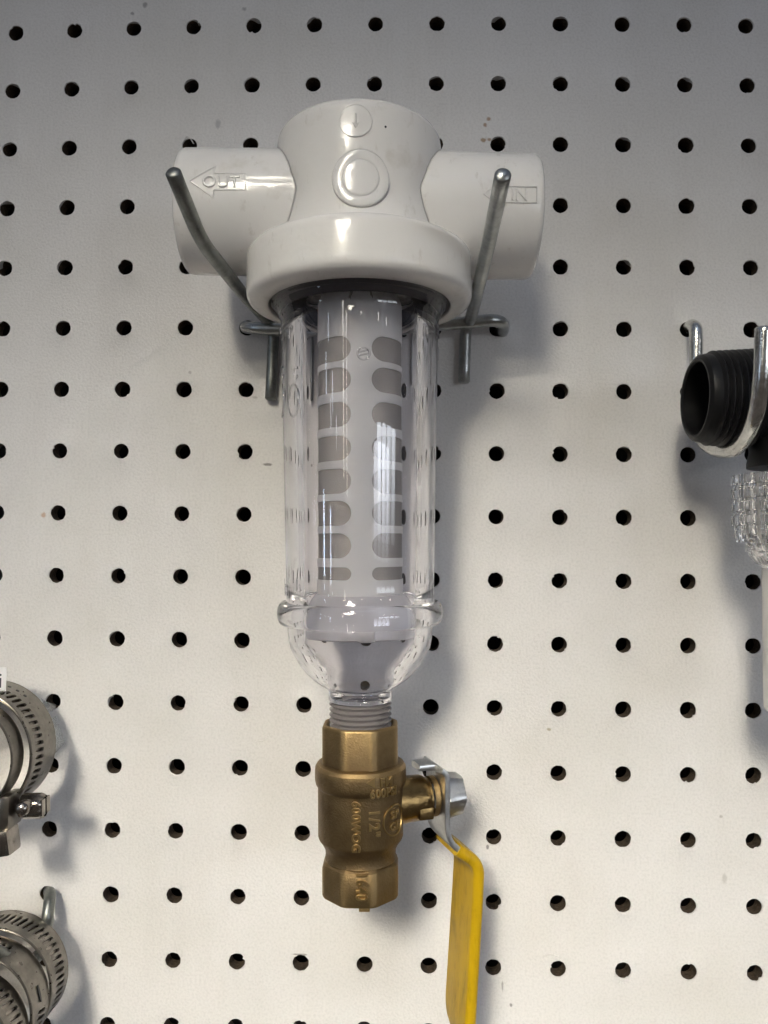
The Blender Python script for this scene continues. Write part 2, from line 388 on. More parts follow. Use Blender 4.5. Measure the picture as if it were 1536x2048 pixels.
for ci in range(C0, C1 + 1):
    for ri in range(R0, R1 + 1):
        n = 8
        Bc = border(ci - .5, ci + .5, ri + .5, ri - .5, n)
        hx, hz = bpos(ci, ri)
        B = [bpos(*x) for x in Bc]; k_ = len(B)
        ang = [atan2(z - hz, x - hx) for x, z in B]
        rad = HR * (1 + rng.uniform(-.03, .03)); ph = [rng.uniform(0, 6.28) for _ in range(4)]; am = [rng.uniform(0, .022), rng.uniform(0, .02), rng.uniform(0, .02), rng.uniform(0, .014)]
        notch_a = rng.uniform(0, 6.28); notch = rng.choice([0, 0, 0, .10, .16, .26]); notch_w = rng.uniform(.12, .3)
        lip_a = rng.uniform(0, 6.28) if rng.random() < .5 else -pi / 2; lip = rng.choice([.00005, .00006, .00010, .00018, .0003])
        drip_a = pi / 2 + rng.uniform(-.9, 1.2); drip = rng.choice([0, 0, .0010, .0018, .003]) 
        def rr(a, extra=0):
            v = rad * (1 + am[0] * sin(2 * a + ph[0]) + am[1] * sin(5 * a + ph[1]) + am[2] * sin(9 * a + ph[2]) + am[3] * sin(14 * a + ph[3]))
            d = (a - notch_a + pi) % (2 * pi) - pi
            return v * (1 - notch * max(0, 1 - abs(d) / notch_w)) + extra
        def lp(a):
            d = (a - lip_a + pi) % (2 * pi) - pi; return .00003 + lip * max(0, cos(d / 1.3)) if abs(d) < 2 else .00003
        def dr(a):
            d = (a - drip_a + pi) % (2 * pi) - pi; return .0004 + drip * max(0, 1 - abs(d) / .9)
        prof = [(lambda a: rad + .0014, lambda a: 0), (lambda a: rr(a) + .0007, lambda a: -lp(a) * .7), (lambda a: rr(a) + .00035, lambda a: -lp(a)), (lambda a: rr(a) + .0001, lambda a: -lp(a) * .6), (lambda a: rr(a), lambda a: .0002),
                (lambda a: rr(a), lambda a: dr(a)), (lambda a: rad * 1.0, lambda a: dr(a) + .0003), (lambda a: rad * .985, lambda a: TH)]
        rings = [[bm.verts.new((x, 0, z)) for x, z in B]]
        for rf, yf in prof: rings.append([bm.verts.new((hx + rf(a) * cos(a), yf(a), hz + rf(a) * sin(a))) for a in ang])
        for i, (a, b_) in enumerate(zip(rings, rings[1:])):
            for k in range(k_):
                f = bm.faces.new((a[k], a[(k + 1) % k_], b_[(k + 1) % k_], b_[k])); f.material_index = 1 if i >= 6 else 0
weld(bm, 1e-6)
bmesh.ops.recalc_face_normals(bm, faces=bm.faces)
# the sheet must face the room
if sum(f.normal.y for f in bm.faces if abs(f.normal.y) > .9) > 0: bmesh.ops.reverse_faces(bm, faces=bm.faces)
board = link('pegboard', bm, [M['paint'], M['fibre']], smooth=50)
tag(board, 'white painted pegboard with rows of round dark holes', 'pegboard', kind='structure')
bm = bmesh.new(); box(bm, (0.02, .045, 0), (.62, .01, .66)); wall = link('back_wall', bm, M['dark']); wall['kind'] = 'structure'
# hair-thin crumbs and runs of paint dried on the sheet
def crumb(bm, pts, r):
    tube(bm, catmull([P(x, y, -.0001) for x, y in pts], 6), r, 8, .6)
bm = bmesh.new()
for pts in ([(515, 1482), (528, 1481), (537, 1474), (536, 1470)], [(418, 1228), (416, 1221), (421, 1214), (430, 1213)], [(1086, 1915), (1100, 1909), (1118, 1913)], [(352, 1172), (362, 1178), (373, 1174)], [(1236, 1962), (1248, 1967), (1262, 1962)], [(302, 1722), (305, 1728)], [(142, 1990), (147, 1984)], [(468, 1388), (480, 1383), (492, 1389)], [(364, 287), (375, 272), (388, 288)]):
    crumb(bm, pts, .00022)
link('paint_runs', bm, M['paint'], board, smooth=80)

# ------------------------------------------------------------------ the spin-down filter
AX_T, AX_B = P(719, 300, -.046), P(721.5, 1750, -.046)
tilt = atan2(AX_T.x - AX_B.x, AX_T.z - AX_B.z)
filt = bpy.data.objects.new('water_filter', None); COL.objects.link(filt)
filt.location = AX_B
filt.rotation_euler = (0, tilt, 0); filt.empty_display_size = .02
tag(filt, 'clear spin-down water filter with white head and brass ball valve below, hung on two prongs', 'water filter')
FM = Matrix.Translation(AX_B) @ Matrix.Rotation(tilt, 4, 'Y'); FI = FM.inverted()
def Zf(py, r, px=720): return (FI @ P(px, py, AX_B.y - r)).z       # local height of a front point at radius r
def Lp(px, py, Y): return FI @ P(px, py, Y)
YAW = Matrix.Rotation(radians(2.2), 4, 'Z')

# head: upright cup, two side sockets, embossed arrows, boss and round mark
zt = Zf(187, .0287); zft = Zf(424, .039); zfb = Zf(528, .039)
bm = bmesh.new()
zc = (Zf(424, 0)); RS = .0212
RB = .0286
lathe(bm, [(0, zt + .0006), (RB - .006, zt + .0005), (RB - .003, zt), (RB - .0012, zt - .0008), (RB - .0003, zt - .0022), (RB, zt - .004), (RB - .0003, zt - .02), (RB - .0012, zc), (RB - .0005, zft + .006), (RB + .0012, zft + .001), (RB + .002, zft - .002), (RB - .001, zft - .004), (RB - .004, zft - .002), (RB - .004, zc - .008), (0, zc - .007)], 128)
for s, L_ in ((-1, .0612), (1, .0614)):
    mx_ = YAW @ Matrix.Translation((0, 0, zc)) @ Matrix.Rotation(radians(.8), 4, 'Y') @ axis_mtx((0, .003, 0), (s, 0, 0))
    lathe(bm, [(RS + .0003, .012), (RS + .0002, .022), (RS + .0001, .030), (RS, .034), (RS - .0002, L_ - .002), (RS - .0006, L_ - .0006), (RS - .0014, L_), (RS - .0036, L_), (RS - .0046, L_ - .001), (RS - .0050, L_ - .028), (0, L_ - .029)], 96, mtx=mx_)
# boss: wide low disc with a raised inner disc
zb = Zf(348, .031)
bf = cyl(math.degrees(math.asin(Lp(721, 348, -.0765).x / .030)), RB - .0004, zb)
R1_, R2_ = .0090, .0059
rgs = []
for r, h in ((R1_ + .0003, -.0006), (R1_ + .0001, .0004), (R1_ - .0001, .0007), (R1_ - .0005, .0008), ((R1_ + R2_) / 2, .0008), (R2_ + .0004, .0008), (R2_ + .0001, .0007), (R2_, .00055), (R2_ - .0001, .0007), (R2_ - .0003, .0009), (R2_ - .0008, .00095), (.0030, .00095), (.0012, .00095), (0, .00095)):
    rgs.append([bm.verts.new(bf(Vector((r * cos(q_), r * sin(q_), h)))) for q_ in (2 * pi * k / 64 for k in range(64))] if r else [bm.verts.new(bf(Vector((0, 0, h))))])
for A_, B_ in zip(rgs, rgs[1:]):
    for k in range(64): bm.faces.new((A_[k], A_[(k + 1) % 64], B_[(k + 1) % 64], B_[k]) if len(B_) > 1 else (A_[k], A_[(k + 1) % 64], B_[0]))
head = link('head', bm, M['pvc'], filt, smooth=38)
# embossed marks on the head
def onsock(s, u0, ang, r=RS):
    """lettering on the side socket: u along the pipe, v around it"""
    def f(v):
        a = radians(ang) + v.y / r
        return YAW @ Matrix.Translation((0, 0, zc)) @ Matrix.Rotation(radians(.8), 4, 'Y') @ Vector((u0 + v.x, .003 - (r + v.z) * cos(a), (r + v.z) * sin(a)))
    return f
def arrow(l, h, hl):
    b_ = h * .52
    return [(-l / 2, 0), (-l / 2 + hl, -h / 2), (-l / 2 + hl, -b_ / 2), (l / 2, -b_ / 2), (l / 2, b_ / 2), (-l / 2 + hl, b_ / 2), (-l / 2 + hl, h / 2)]
def outline(bm, poly, w_, h, fn):
    n = len(poly)
    for k in range(n):
        a, b_ = Vector(poly[k]), Vector(poly[(k + 1) % n]); d = (b_ - a); m_ = max(2, int(d.length / .001)); nn = Vector((-d.y, d.x)).normalized() * w_ / 2; e_ = d.normalized() * w_ / 2
        a2, b2 = a - e_, b_ + e_
        pr = [(-1, -h), (-.7, h), (.7, h), (1, -h)]
        rings = [[bm.verts.new(fn(Vector((*(a2 + (b2 - a2) * i / m_ + nn * s_), z)))) for s_, z in pr] for i in range(m_ + 1)]
        for x, y in zip(rings, rings[1:]):
            for q in range(3): bm.faces.new((x[q], x[q + 1], y[q + 1], y[q]))
pl = Lp(429, 363, -.067); pr = Lp(1018, 379, -.064)
sl = math.degrees(math.asin(min(.9, (pl.z - zc) / RS))); sr = math.degrees(math.asin(min(.9, (pr.z - zc) / RS)))
fo = onsock(-1, pl.x, sl); fi_ = onsock(1, pr.x, sr)
bm = bmesh.new(); outline(bm, arrow(.0182, .0110, .0078), .0005, .00014, fo); add_geo(bm, text_geo('OUT', .0058, .00016, .0001), lambda v: fo(v + Vector((.0011, 0, 0)))); link('out_arrow', bm, M['pvc'], head, smooth=30)
bm = bmesh.new(); outline(bm, arrow(.0176, .0100, .0070), .0005, .00014, fi_); add_geo(bm, text_geo('IN', .0056, .00016, .0001), lambda v: fi_(v + Vector((.003, 0, 0)))); link('in_arrow', bm, M['pvc'], head, smooth=30)
bm = bmesh.new()
mk = cyl(0, RB, Zf(240, .0287))
fr = lambda v: mk(v + Vector((.0004, 0, 0)))
ringpoly(bm, .0054, .0049, .00009, fr)
add_geo(bm, slab([(-.0003, .0022), (-.0003, -.0012), (-.0011, -.0006), (0, -.0024), (.0011, -.0006), (.0003, -.0012), (.0003, .0022)], .0001), fr)
link('flow_mark', bm, M['pvc'], head, smooth=30)
bm = bmesh.new(); q = cyl(math.degrees(math.asin(.0098 / RB)), RB, Zf(248, .0287)); ringpoly(bm, .00035, 0, .00012, q, 12); link('ink_speck', bm, M['ink'], head, smooth=30)

# union nut: the wide ring the clear bowl screws into
RN = .0388
bm = bmesh.new()
ro = .0312
lathe(bm, [(RB - .002, zft - .0005), (RN - .004, zft + .0010), (RN - .0018, zft + .0008), (RN - .0008, zft + .0003), (RN - .0002, zft - .0007), (RN, zft - .0022), (RN, zft - .006), (RN + .0002, zfb + .0030), (RN, zfb + .0012), (RN - .0006, zfb + .0001), (RN - .0016, zfb - .0006), (RN - .0030, zfb - .0011), (ro + .0012, zfb - .0018), (ro + .0003, zfb - .0014), (ro, zfb - .0004), (ro, zfb + .0085), (.026, zfb + .009), (RB - .003, zft - .003)], 160, closed=True)
nut_ = link('union_nut', bm, M['pvc'], filt, smooth=40)
# dark ring inside the clear flange, imitating the shaded nut interior refracted there
bm = bmesh.new(); lathe(bm, [(.0302, zfb + .0030), (.0300, zfb + .0004), (.0288, zfb - .0008), (.0279, zfb - .0020), (.0270, zfb - .0032), (.0262, zfb - .0038), (.0258, zfb - .0034), (.0258, zfb + .0030)], 96, closed=True); link('flange_shade', bm, M['flange_shade'], filt, smooth=30)

# clear bowl housing
def Zs(py): return Zf(py, 0)            # silhouettes sit at the axis depth
zr0, zr1 = Zs(1201), Zs(1247); zrm = Zs(1225)
RT, RBm, RR = .0272, .0252, .0284
RIT, RIB = .0204, .0190
prof = []
prof += [(RIT, zfb + .014), (RT - .0006, zfb + .014), (RT, zfb + .0134), (RT, zfb + .0064), (RT + .0006, zfb + .0060), (ro - .0007, zfb + .0060), (ro - .0003, zfb + .0055), (ro - .0003, zfb - .0004), (ro - .0006, zfb - .0010), (ro - .0012, zfb - .0012), (ro - .0015, zfb - .0018), (ro - .0019, zfb - .0022), (ro - .0023, zfb - .0023), (ro - .0025, zfb - .0032), (RT + .0010, zfb - .0042), (RT + .0005, zfb - .0053), (RT + .0001, zfb - .0066), (RT, zfb - .0078)]
for k in range(1, 16):
    t = k / 15; prof.append((RT + (RBm - RT) * t, (zfb - .0078) + (zr0 + .0005 - (zfb - .0078)) * t))
prof += [(RBm + .0006, zr0 - .0004)]
hh = (zr0 - zr1) / 2
prof += [(RBm + .0008 + (RR - RBm - .0008) * cos(radians(a)) ** .85, (zr0 + zr1) / 2 + hh * sin(radians(a)) * 1.0) for a in range(80, -81, -10)]
prof += [(RBm - .0002, zr1), (RBm - .0003, zr1 - .0006)]
def RZ(py, rpx): return (rpx / FPX * .2655, Zs(py))
prof += [RZ(1262, 143.5), RZ(1280, 141), RZ(1292, 138.5), RZ(1307, 132), RZ(1322, 123.5), RZ(1335, 114.5), RZ(1347, 104), RZ(1356, 94), RZ(1364.6, 82.5), RZ(1371, 73), RZ(1376, 66), (RZ(0, 63.2)[0], Zs(1380)), (RZ(0, 63)[0], Zs(1384)), (RZ(0, 63)[0], Zs(1397)), (RZ(0, 62)[0], Zs(1399))]
zth0 = Zs(1400)
rc_, rr_ = .0106, .0094; pit = .00178
prof += [(rr_, zth0 + .0002), (0, zth0 + .0002)]
thr = [(0, zth0 + .0001), (rr_ - .0002, zth0 + .0001)]
for k in range(7):
    z = zth0 - k * pit
    thr += [(rr_, z - .0002), (rr_, z - .0005), (rc_, z - pit * .5), (rc_, z - pit * .62)]
zend = zth0 - 7 * pit - .003
thr += [(rr_, zend + .0008), (rr_ - .0004, zend), (0, zend)]
prof += [(0, Zs(1394)), (.0062, Zs(1394)), (.0068, Zs(1392)), (.0070, Zs(1385)), (.0074, Zs(1376)), (.0082, Zs(1370))]
ob = [RZ(*q_) for q_ in ((1247, 144), (1262, 143.5), (1280, 141), (1292, 138.5), (1307, 132), (1322, 123.5), (1335, 114.5), (1347, 104), (1356, 94))]
inn = []
for i in range(1, len(ob) - 1):
    dx_, dz_ = ob[i + 1][0] - ob[i - 1][0], ob[i + 1][1] - ob[i - 1][1]; l_ = sqrt(dx_ * dx_ + dz_ * dz_)
    inn.append((ob[i][0] + dz_ / l_ * .0056, ob[i][1] - dx_ / l_ * .0056))
inn = [p_ for p_ in inn if p_[0] > .0090]
prof += inn[::-1] + [(RIB, zrm)]
for k in range(1, 8):
    t = k / 8; prof.append((RIB + (RIT - RIB) * t, zrm + (zfb + .006 - zrm) * t))
bm = bmesh.new(); lathe(bm, prof, 160, closed=True); bmesh.ops.recalc_face_normals(bm, faces=bm.faces)
housing = link('clear_housing', bm, M['clear'], filt, smooth=42)
bm = bmesh.new(); lathe(bm, thr, 128); bmesh.ops.recalc_face_normals(bm, faces=bm.faces); link('threaded_outlet', bm, M['thread'], filt, smooth=42)
# moulded marks on the outside of the clear tube
bm = bmesh.new()
def Rt(z): return RT + (RBm - RT) * max(0, min(1, (zfb - .003 - z) / (zfb - .003 - zr0)))
def tub(th, py): z = Zs(py); return cyl(th, Rt(z), z)
f = tub(-81, 805); ringpoly(bm, .0058, .0050, .0004, f); link('moulded_ring', bm, M['clear'], housing, smooth=30)
for s_, th, py, sz in (('C', -76, 752, .006), ('P', -84, 668, .007), ('b', -76, 1172, .008), ('N', 84, 668, .006), ('I', 85, 712, .006)):
    bm = bmesh.new(); add_geo(bm, text_geo(s_, sz, .0004, .0001), tub(th, py)); link('moulded_letter', bm, M['clear'], housing, smooth=30)
bm = bmesh.new(); f = cyl(math.degrees(math.asin(.0027 / Rt(Zf(706, .027)))), Rt(Zf(706, .027)), Zf(706, .027)); ringpoly(bm, .0022, .0016, .0005, f, 24)
for dz in (-.0006, .0005): add_geo(bm, slab([(-.0014, dz - .0003), (.0014, dz + .0004), (.0014, dz + .0007), (-.0014, dz)], .0005), f)
link('gate_mark', bm, M['clear'], housing, smooth=30)

# strainer cartridge inside
RF = .0147; TF = .0004
rows = [(y, 50) for y in (698, 760, 829, 896, 962, 1026, 1091)] + [(1147, 26)]
ztop, zbot = zfb + .020, Zf(1203, RF)
bm = bmesh.new(); cells = []
lim = [ztop]
for i, (y, h) in enumerate(rows[:-1]): lim.append(Zf((y + h / 2 + rows[i + 1][0] - rows[i + 1][1] / 2) / 2, RF))
lim.append(zbot)
for seg in range(3):
    u0, u1 = radians(5 + 120 * seg), radians(125 + 120 * seg)
    for i, (y, h) in enumerate(rows):
        zc_ = Zf(y, RF); hh_ = abs(Zf(y - h / 2, RF) - Zf(y + h / 2, RF)) / 2
        e_ = radians(12.5) * RF + hh_
        cells.append((u0 * RF, u1 * RF, lim[i + 1], lim[i], (u0 * RF + e_, zc_), (u1 * RF - e_, zc_), hh_))
perforated(bm, cells, lambda u, v, w_: Vector(((RF + w_) * sin(u / RF), -(RF + w_) * cos(u / RF), v)), TF, 22)
weld(bm, 2e-6); bmesh.ops.recalc_face_normals(bm, faces=bm.faces)
strainer = link('strainer', bm, M['strainer'], filt, smooth=50)
bm = bmesh.new(); lathe(bm, [(RF - .00035, ztop), (RF - .00035, zbot)], 128); link('mesh_screen', bm, M['mesh'], strainer, smooth=180)
# foot of the cartridge seated in the bead of the bowl
bm = bmesh.new(); zk0, zk1 = Zs(1203), Zs(1268)
lathe(bm, [(RF - .001, zk0 + .002), (RF + .0006, zk0 + .002), (RIB - .0006, zk0 - .003), (RIB - .0005, zk1 + .0004), (RIB - .0009, zk1), (RF - .0004, zk1), (RF - .0010, zk1 + .0006)], 128, closed=True)
link('foot_ring', bm, M['frost'], strainer, smooth=35)
bm = bmesh.new(); box(bm, (Lp(730, 1250, -.066).x, -.0172, (Zf(1252, .0172) + Zf(1282, .0172)) / 2), (.0054, .0026, abs(Zf(1250, .0172) - Zf(1281, .0172))), .0007); link('foot_tab', bm, M['tab'], strainer, smooth=40)

# ------------------------------------------------------------------ brass ball valve on the outlet
def octa(t):
    a = (t + pi / 8) % (pi / 4) - pi / 8
    return min(1 / cos(a), 1.055)
def ring_prof(bm, prof, seg=128, sq=None, closed=False): lathe(bm, prof, seg, closed, sq=sq)
bm = bmesh.new()
AP = .01265
zh0 = Zs(1444); zh1 = Zs(1530)
lathe(bm, [(.0107, zh0 - .008), (.0107, zh0 - .0012), (.0112, zh0 - .0002), (AP - .0010, zh0), (AP - .0003, zh0 - .0003), (AP, zh0 - .0011), (AP, zh1 - .004)], 144, sq=octa)
zc0, zc1 = Zs(1521), Zf(1599, .0155)
RC, RBd = .01545, .01445
lathe(bm, [(AP - .001, zc0 + .0002), (RC - .0020, zc0), (RC - .0008, zc0 - .0005), (RC - .0001, zc0 - .0016), (RC, zc0 - .0030), (RC, zc1 + .0022), (RC - .0003, zc1 + .0008), (RC - .0009, zc1 - .0001), (RBd, zc1 - .0008), (RBd, zc1 - .0022), (RBd - .0001, Zs(1668)), (RBd - .0004, Zs(1673)), (RBd - .0014, Zs(1681)), (RBd - .0021, Zs(1689)), (RBd - .0025, Zs(1694)), (RBd - .0026, Zs(1706)), (RBd - .0024, Zs(1712)), (AP - .001, Zs(1718))], 144)
zl0, zl1 = Zs(1716), Zs(1784)
lathe(bm, [(AP - .0018, zl0 + .001), (AP - .0004, zl0 - .0004), (AP, zl0 - .0016), (AP, zl1 + .0010), (AP - .0003, zl1 + .0003), (AP - .0009, zl1), (.0108, zl1), (.0102, zl1 + .0006), (.0102, zl1 + .008), (0, zl1 + .0085)], 144, sq=octa)
bmesh.ops.recalc_face_normals(bm, faces=bm.faces)
valve = link('ball_valve', bm, M['brass'], filt, smooth=24)
bm = bmesh.new()
# raised lettering of the casting
LT = lambda s, sz: text_geo(s, sz, .00036, .00012, .00006)
def cth(px, r): return math.degrees(math.asin(max(-1, min(1, (px - 720.5) / FPX * .2645 / r))))
add_geo(bm, LT('FM', .0036), cyl(cth(773, RC), RC, Zf(1564, .013), sx=1.0))
add_geo(bm, slab([(-.0016, 0), (.0012, .0016), (.0012, -.0016)], .0003), cyl(cth(745, RC), RC, Zf(1565, .0145)))
add_geo(bm, LT('600PSI', .0038), cyl(cth(769, RC), RC, Zf(1585, .013), sx=.88))
add_geo(bm, LT('600WOG', .0037), cyl(cth(717, RBd), RBd, Zf(1654, RBd), True))
add_geo(bm, LT('1/2"', .0050), cyl(cth(751, RBd), RBd, Zf(1651, RBd), True))
fe = cyl(cth(788, RBd), RBd, Zf(1640, .009)); ringpoly(bm, .0052, .0046, .00035, fe)
add_geo(bm, LT('SP', .0036), lambda v: fe(v + Vector((0, .0019, 0)))); add_geo(bm, LT('GE', .0036), lambda v: fe(v + Vector((0, -.0019, 0))))
zt_ = Zf(1772, AP)
for v_ in (0,):
    vs, fs = LT('1640', .0052); xo = Lp(724, 1772, -.0586).x
    add_geo(bm, (vs, fs), lambda v: Vector((xo + v.y, -AP - .00025 - v.z, zt_ - .0004 - v.x * .80)))
link('lettering', bm, M['brass_worn'], valve, smooth=30)
# little nub under the outlet
bm = bmesh.new(); box(bm, (Lp(729, 1812, -.057).x, -.0112, zl1 - .0001), (.0036, .0016, .0020), .0004); link('casting_nub', bm, M['brass'], valve, smooth=30)
# stem side, turned 20 degrees towards the board
AL = radians(20); sd = Vector((cos(AL), sin(AL), 0)); wd = Vector((-sin(AL), cos(AL), 0))
zs = Zf(1594, 0) ; zs = (FI @ P(850, 1597, AX_B.y + .006)).z
SM = Matrix((wd, Vector((0, 0, 1)), sd)).transposed().to_4x4(); SM.translation = Vector((0, 0, zs))    # local: x = width (to the back), y = up, z = out along the stem
def lathe_s(bm, prof, seg=72, sq=None): lathe(bm, prof, seg, mtx=SM, sq=sq)
bm = bmesh.new()
lathe_s(bm, [(.0084, .010), (.0080, .0150), (.0077, .0170), (.0076, .0215), (.0071, .0228), (.0066, .0234), (.0065, .0236), (.0065, .0242), (.0058, .0247), (.0045, .0248), (0, .0248)])
# stop lug cast on the bonnet
for cx, cy_, s_ in ((-.0058, -.0034, (.0036, .0040, .0052)), (-.0066, .0012, (.0016, .0026, .0046))):
    box(bm, (cx, cy_, .0212), s_, .0006, SM)
link('bonnet', bm, M['brass_turned'], valve, smooth=30)
bm = bmesh.new(); lathe_s(bm, [(.0068, .0249), (.0068, .0268), (.0064, .0271), (.0044, .0272), (.0044, .0352), (.0040, .0356), (0, .0356)], 40); link('stem', bm, M['brass'], valve, smooth=30)
def hexa(t):
    a = (t + pi / 6) % (pi / 3) - pi / 6
    return 1 / cos(a)
bm = bmesh.new(); s0 = .0296
lathe_s(bm, [(.0046, s0), (.0070, s0), (.0071, s0 + .0003), (.0071, s0 + .0060), (.0066, s0 + .0066), (.0046, s0 + .0067)], 72, hexa)
# chamfered corners
for v in bm.verts:
    l = SM.inverted() @ v.co; r_ = sqrt(l.x ** 2 + l.y ** 2)
    if l.z > s0 + .0055 and r_ > .0072: k_ = .0072 / r_; l.x *= k_; l.y *= k_; v.co = SM @ l
link('stem_nut', bm, M['bright_zinc'], valve, smooth=25)
def strip(bm, path, th, wfn, wmin=lambda k: 0, mtx=SM, rnd=.0003, nseg=2):
    """flat bar: path of (up, out) points, thickness th, half width by point index"""
    pts = [Vector((0, a, b_)) for a, b_ in path]; rings = []
    for i, p in enumerate(pts):
        t = (pts[min(i + 1, len(pts) - 1)] - pts[max(i - 1, 0)]).normalized(); n_ = Vector((1, 0, 0)).cross(t)
        w_ = wfn(i); h = th / 2; r = min(rnd, h * .99, w_ * .5); rg = []
        for sx, sy, a0 in ((1, 1, 0), (-1, 1, 90), (-1, -1, 180), (1, -1, 270)):
            for q in range(nseg + 1):
                a = radians(a0 + 90 * q / nseg); rg.append(Vector((1, 0, 0)) * (sx * (w_ - r) + r * cos(a)) + n_ * (sy * (h - r) + r * sin(a)))
        rings.append([bm.verts.new(mtx @ (p + x)) for x in rg])
    k_ = len(rings[0])
    for a, b_ in zip(rings, rings[1:]):
        for k in range(k_): bm.faces.new((a[k], a[(k + 1) % k_], b_[(k + 1) % k_], b_[k]))
    bm.faces.new(rings[0][::-1]); bm.faces.new(rings[-1]); bmesh.ops.recalc_face_normals(bm, faces=bm.faces)
def up(py, px=895, Y=-.046): return (FI @ P(px, py, Y)).z - zs
SO = .0283
cp = rounded([Vector((0, up(1543), .0200)), Vector((0, up(1543), SO)), Vector((0, up(1688), SO)), Vector((0, up(1742), .0400)), Vector((0, up(1790), .0402))], .005, 7)
bm = bmesh.new()
def wl(i):
    z = cp[i].z; y = cp[i].y
    return .0040 if z < .0262 else .0088
strip(bm, [(p.y, p.z) for p in cp], .0020, wl)
lever = link('lever', bm, M['bright_zinc'], valve, smooth=30)
gp_ = [Vector((0, up(1708), .0322)), Vector((0, up(1743), .0402)), Vector((0, up(1840), .0391)), Vector((0, up(1950), .0377)), Vector((0, up(2080), .0361)), Vector((0, up(2110), .0358))]
gpp = rounded(gp_, .006, 8); dense = []
for a, b_ in zip(gpp, gpp[1:]):
    n_ = max(1, int((b_ - a).length / .0015))
    for k in range(n_): dense.append(a.lerp(b_, k / n_))
dense.append(gpp[-1])
# round the lower end and open slightly at the mouth
yb = dense[-1].y
def wg(i):
    d = dense[i].y - yb; w_ = .0098 if i > 2 else .0094
    return w_ if d > .0085 else .0098 - .0085 + sqrt(max(1e-9, .0085 ** 2 - (.0085 - d) ** 2)) if d > .0001 else .0016
extra = [dense[-1] + Vector((0, (1 - k / 5) * .007, 0)) for k in range(0)]
bm = bmesh.new(); strip(bm, [(p.y, p.z) for p in dense], .0042, wg, rnd=.0019, nseg=5)
link('grip', bm, M['yellow'], lever, smooth=50)

# ------------------------------------------------------------------ prong hook that carries the filter
hook = thing('pegboard_hook', 'zinc wire double prong hook holding up the clear water filter', 'hook', P(740, 655, 0))
HI = Matrix.Translation(-hook.location)
def Wt(pts): return [HI @ Vector(p) for p in pts]
bm = bmesh.new()
cb = rounded([P(497, 652, .012), P(489, 655, -.0058), P(560, 659, -.0090), P(900, 648, -.0098), P(988, 640, -.0102), P(1006, 646, -.0070), P(1005, 664, .0000), P(1000, 664, .012)], .007, 8)
tube(bm, Wt(cb), .0025); link('crossbar', bm, M['zinc'], hook, smooth=50)
bm = bmesh.new()
tube(bm, Wt(catmull(rounded([P(928, 766, -.0026), P(931, 668, -.0026), P(934, 652, -.0040), P(942, 636, -.0150), P(955, 583, -.044), P(979, 480, -.072), P(1006, 349, -.108)], .008, 5), 3)), .0023); link('prong', bm, M['zinc'], hook, smooth=50)
bm = bmesh.new()
tube(bm, Wt(catmull(rounded([P(541, 800, -.0026), P(547, 676, -.0026), P(546, 655, -.0040), P(520, 625, -.0140), P(489, 592, -.026), P(442, 532, -.064), P(402, 482, -.080), P(345, 342, -.102)], .010, 6), 3)), .00225); link('prong', bm, M['dull_zinc'], hook, smooth=50)

# ------------------------------------------------------------------ black fitting on its own hook, at the right
hk = thing('wire_hook', 'shiny zinc J-shaped wire hook cradling the black threaded pipe fitting', 'hook', P(1378, 657, 0))
HI2 = Matrix.Translation(-hk.location)
bm = bmesh.new()
tube(bm, [HI2 @ Vector(p) for p in catmull([P(1374, 658, .012), P(1377, 655, .002), P(1386, 652, -.0055), P(1392, 668, -.0090), P(1392, 740, -.0095), P(1394, 830, -.0120), P(1406, 880, -.0190), P(1440, 902, -.0330), P(1478, 892, -.0490), P(1508, 842, -.0640), P(1522, 762, -.0700), P(1527, 653, -.0720)], 9)], .00255)
link('wire', bm, M['bright_wire'], hk, smooth=50)
BC = P(1389, 797, -.040)
f2 = thing('filter_fitting', 'black threaded fitting with clear faceted bowl and white tube, at the photo edge', 'pipe fitting', BC)
bm = bmesh.new(); RB2 = .0153
pr2 = [(.0126, .0300), (.0126, .0006), (.0131, 0), (RB2 - .0014, 0), (RB2 - .0002, .0010), (RB2 + .0002, .0026)]
z = .0040
for k in range(7):
    r_ = RB2 + .0003 + .00012 * k
    pr2 += [(r_ - .0002, z), (r_ + .0009, z + .0009), (r_ + .0009, z + .0012), (r_ - .0002, z + .0021)]; z += .0022
pr2 += [(.0152, z + .001), (.0162, z + .004), (.0162, .052), (0, .052)]
lathe(bm, [(0, .029)] + pr2, 96, mtx=axis_mtx((0, 0, 0), (1, 0.0, 0)))
bx_ = P(1592, 900, -.040) - BC
zq = lambda y: (P(1592, y, -.040) - BC).z
lathe(bm, [(0, zq(740)), (.0150, zq(760)), (.0150, zq(905)), (.0158, zq(925)), (.0158, zq(935)), (0, zq(935))], 72, mtx=Matrix.Translation((bx_.x, 0, 0)))
bmesh.ops.recalc_face_normals(bm, faces=bm.faces)
link('body', bm, M['black'], f2, smooth=35)
bm = bmesh.new()
def flute(t): return 1 + .022 * (1 if int((t / (2 * pi)) * 44) % 2 else -1)
pb = []
for k in range(6):
    y = 950 + k * 27.5; r = .0203 - max(0, k - 3.2) ** 2 * .0014
    pb += [(r, zq(y)), (r + .0001, zq(y + 18)), (r - .0007, zq(y + 20)), (r - .0007, zq(y + 25))]
pb += [(.0130, zq(1128))]
pb += [(.0100, zq(1135)), (.0098, zq(1128)), (.0130, zq(1105)), (.0165, zq(1070)), (.0172, zq(1000)), (.0172, zq(950))]
lathe(bm, pb, 128, closed=True, mtx=Matrix.Translation((bx_.x, 0, 0)), sq=flute); bmesh.ops.recalc_face_normals(bm, faces=bm.faces)
link('faceted_bowl', bm, M['clear_cut'], f2)
bm = bmesh.new()
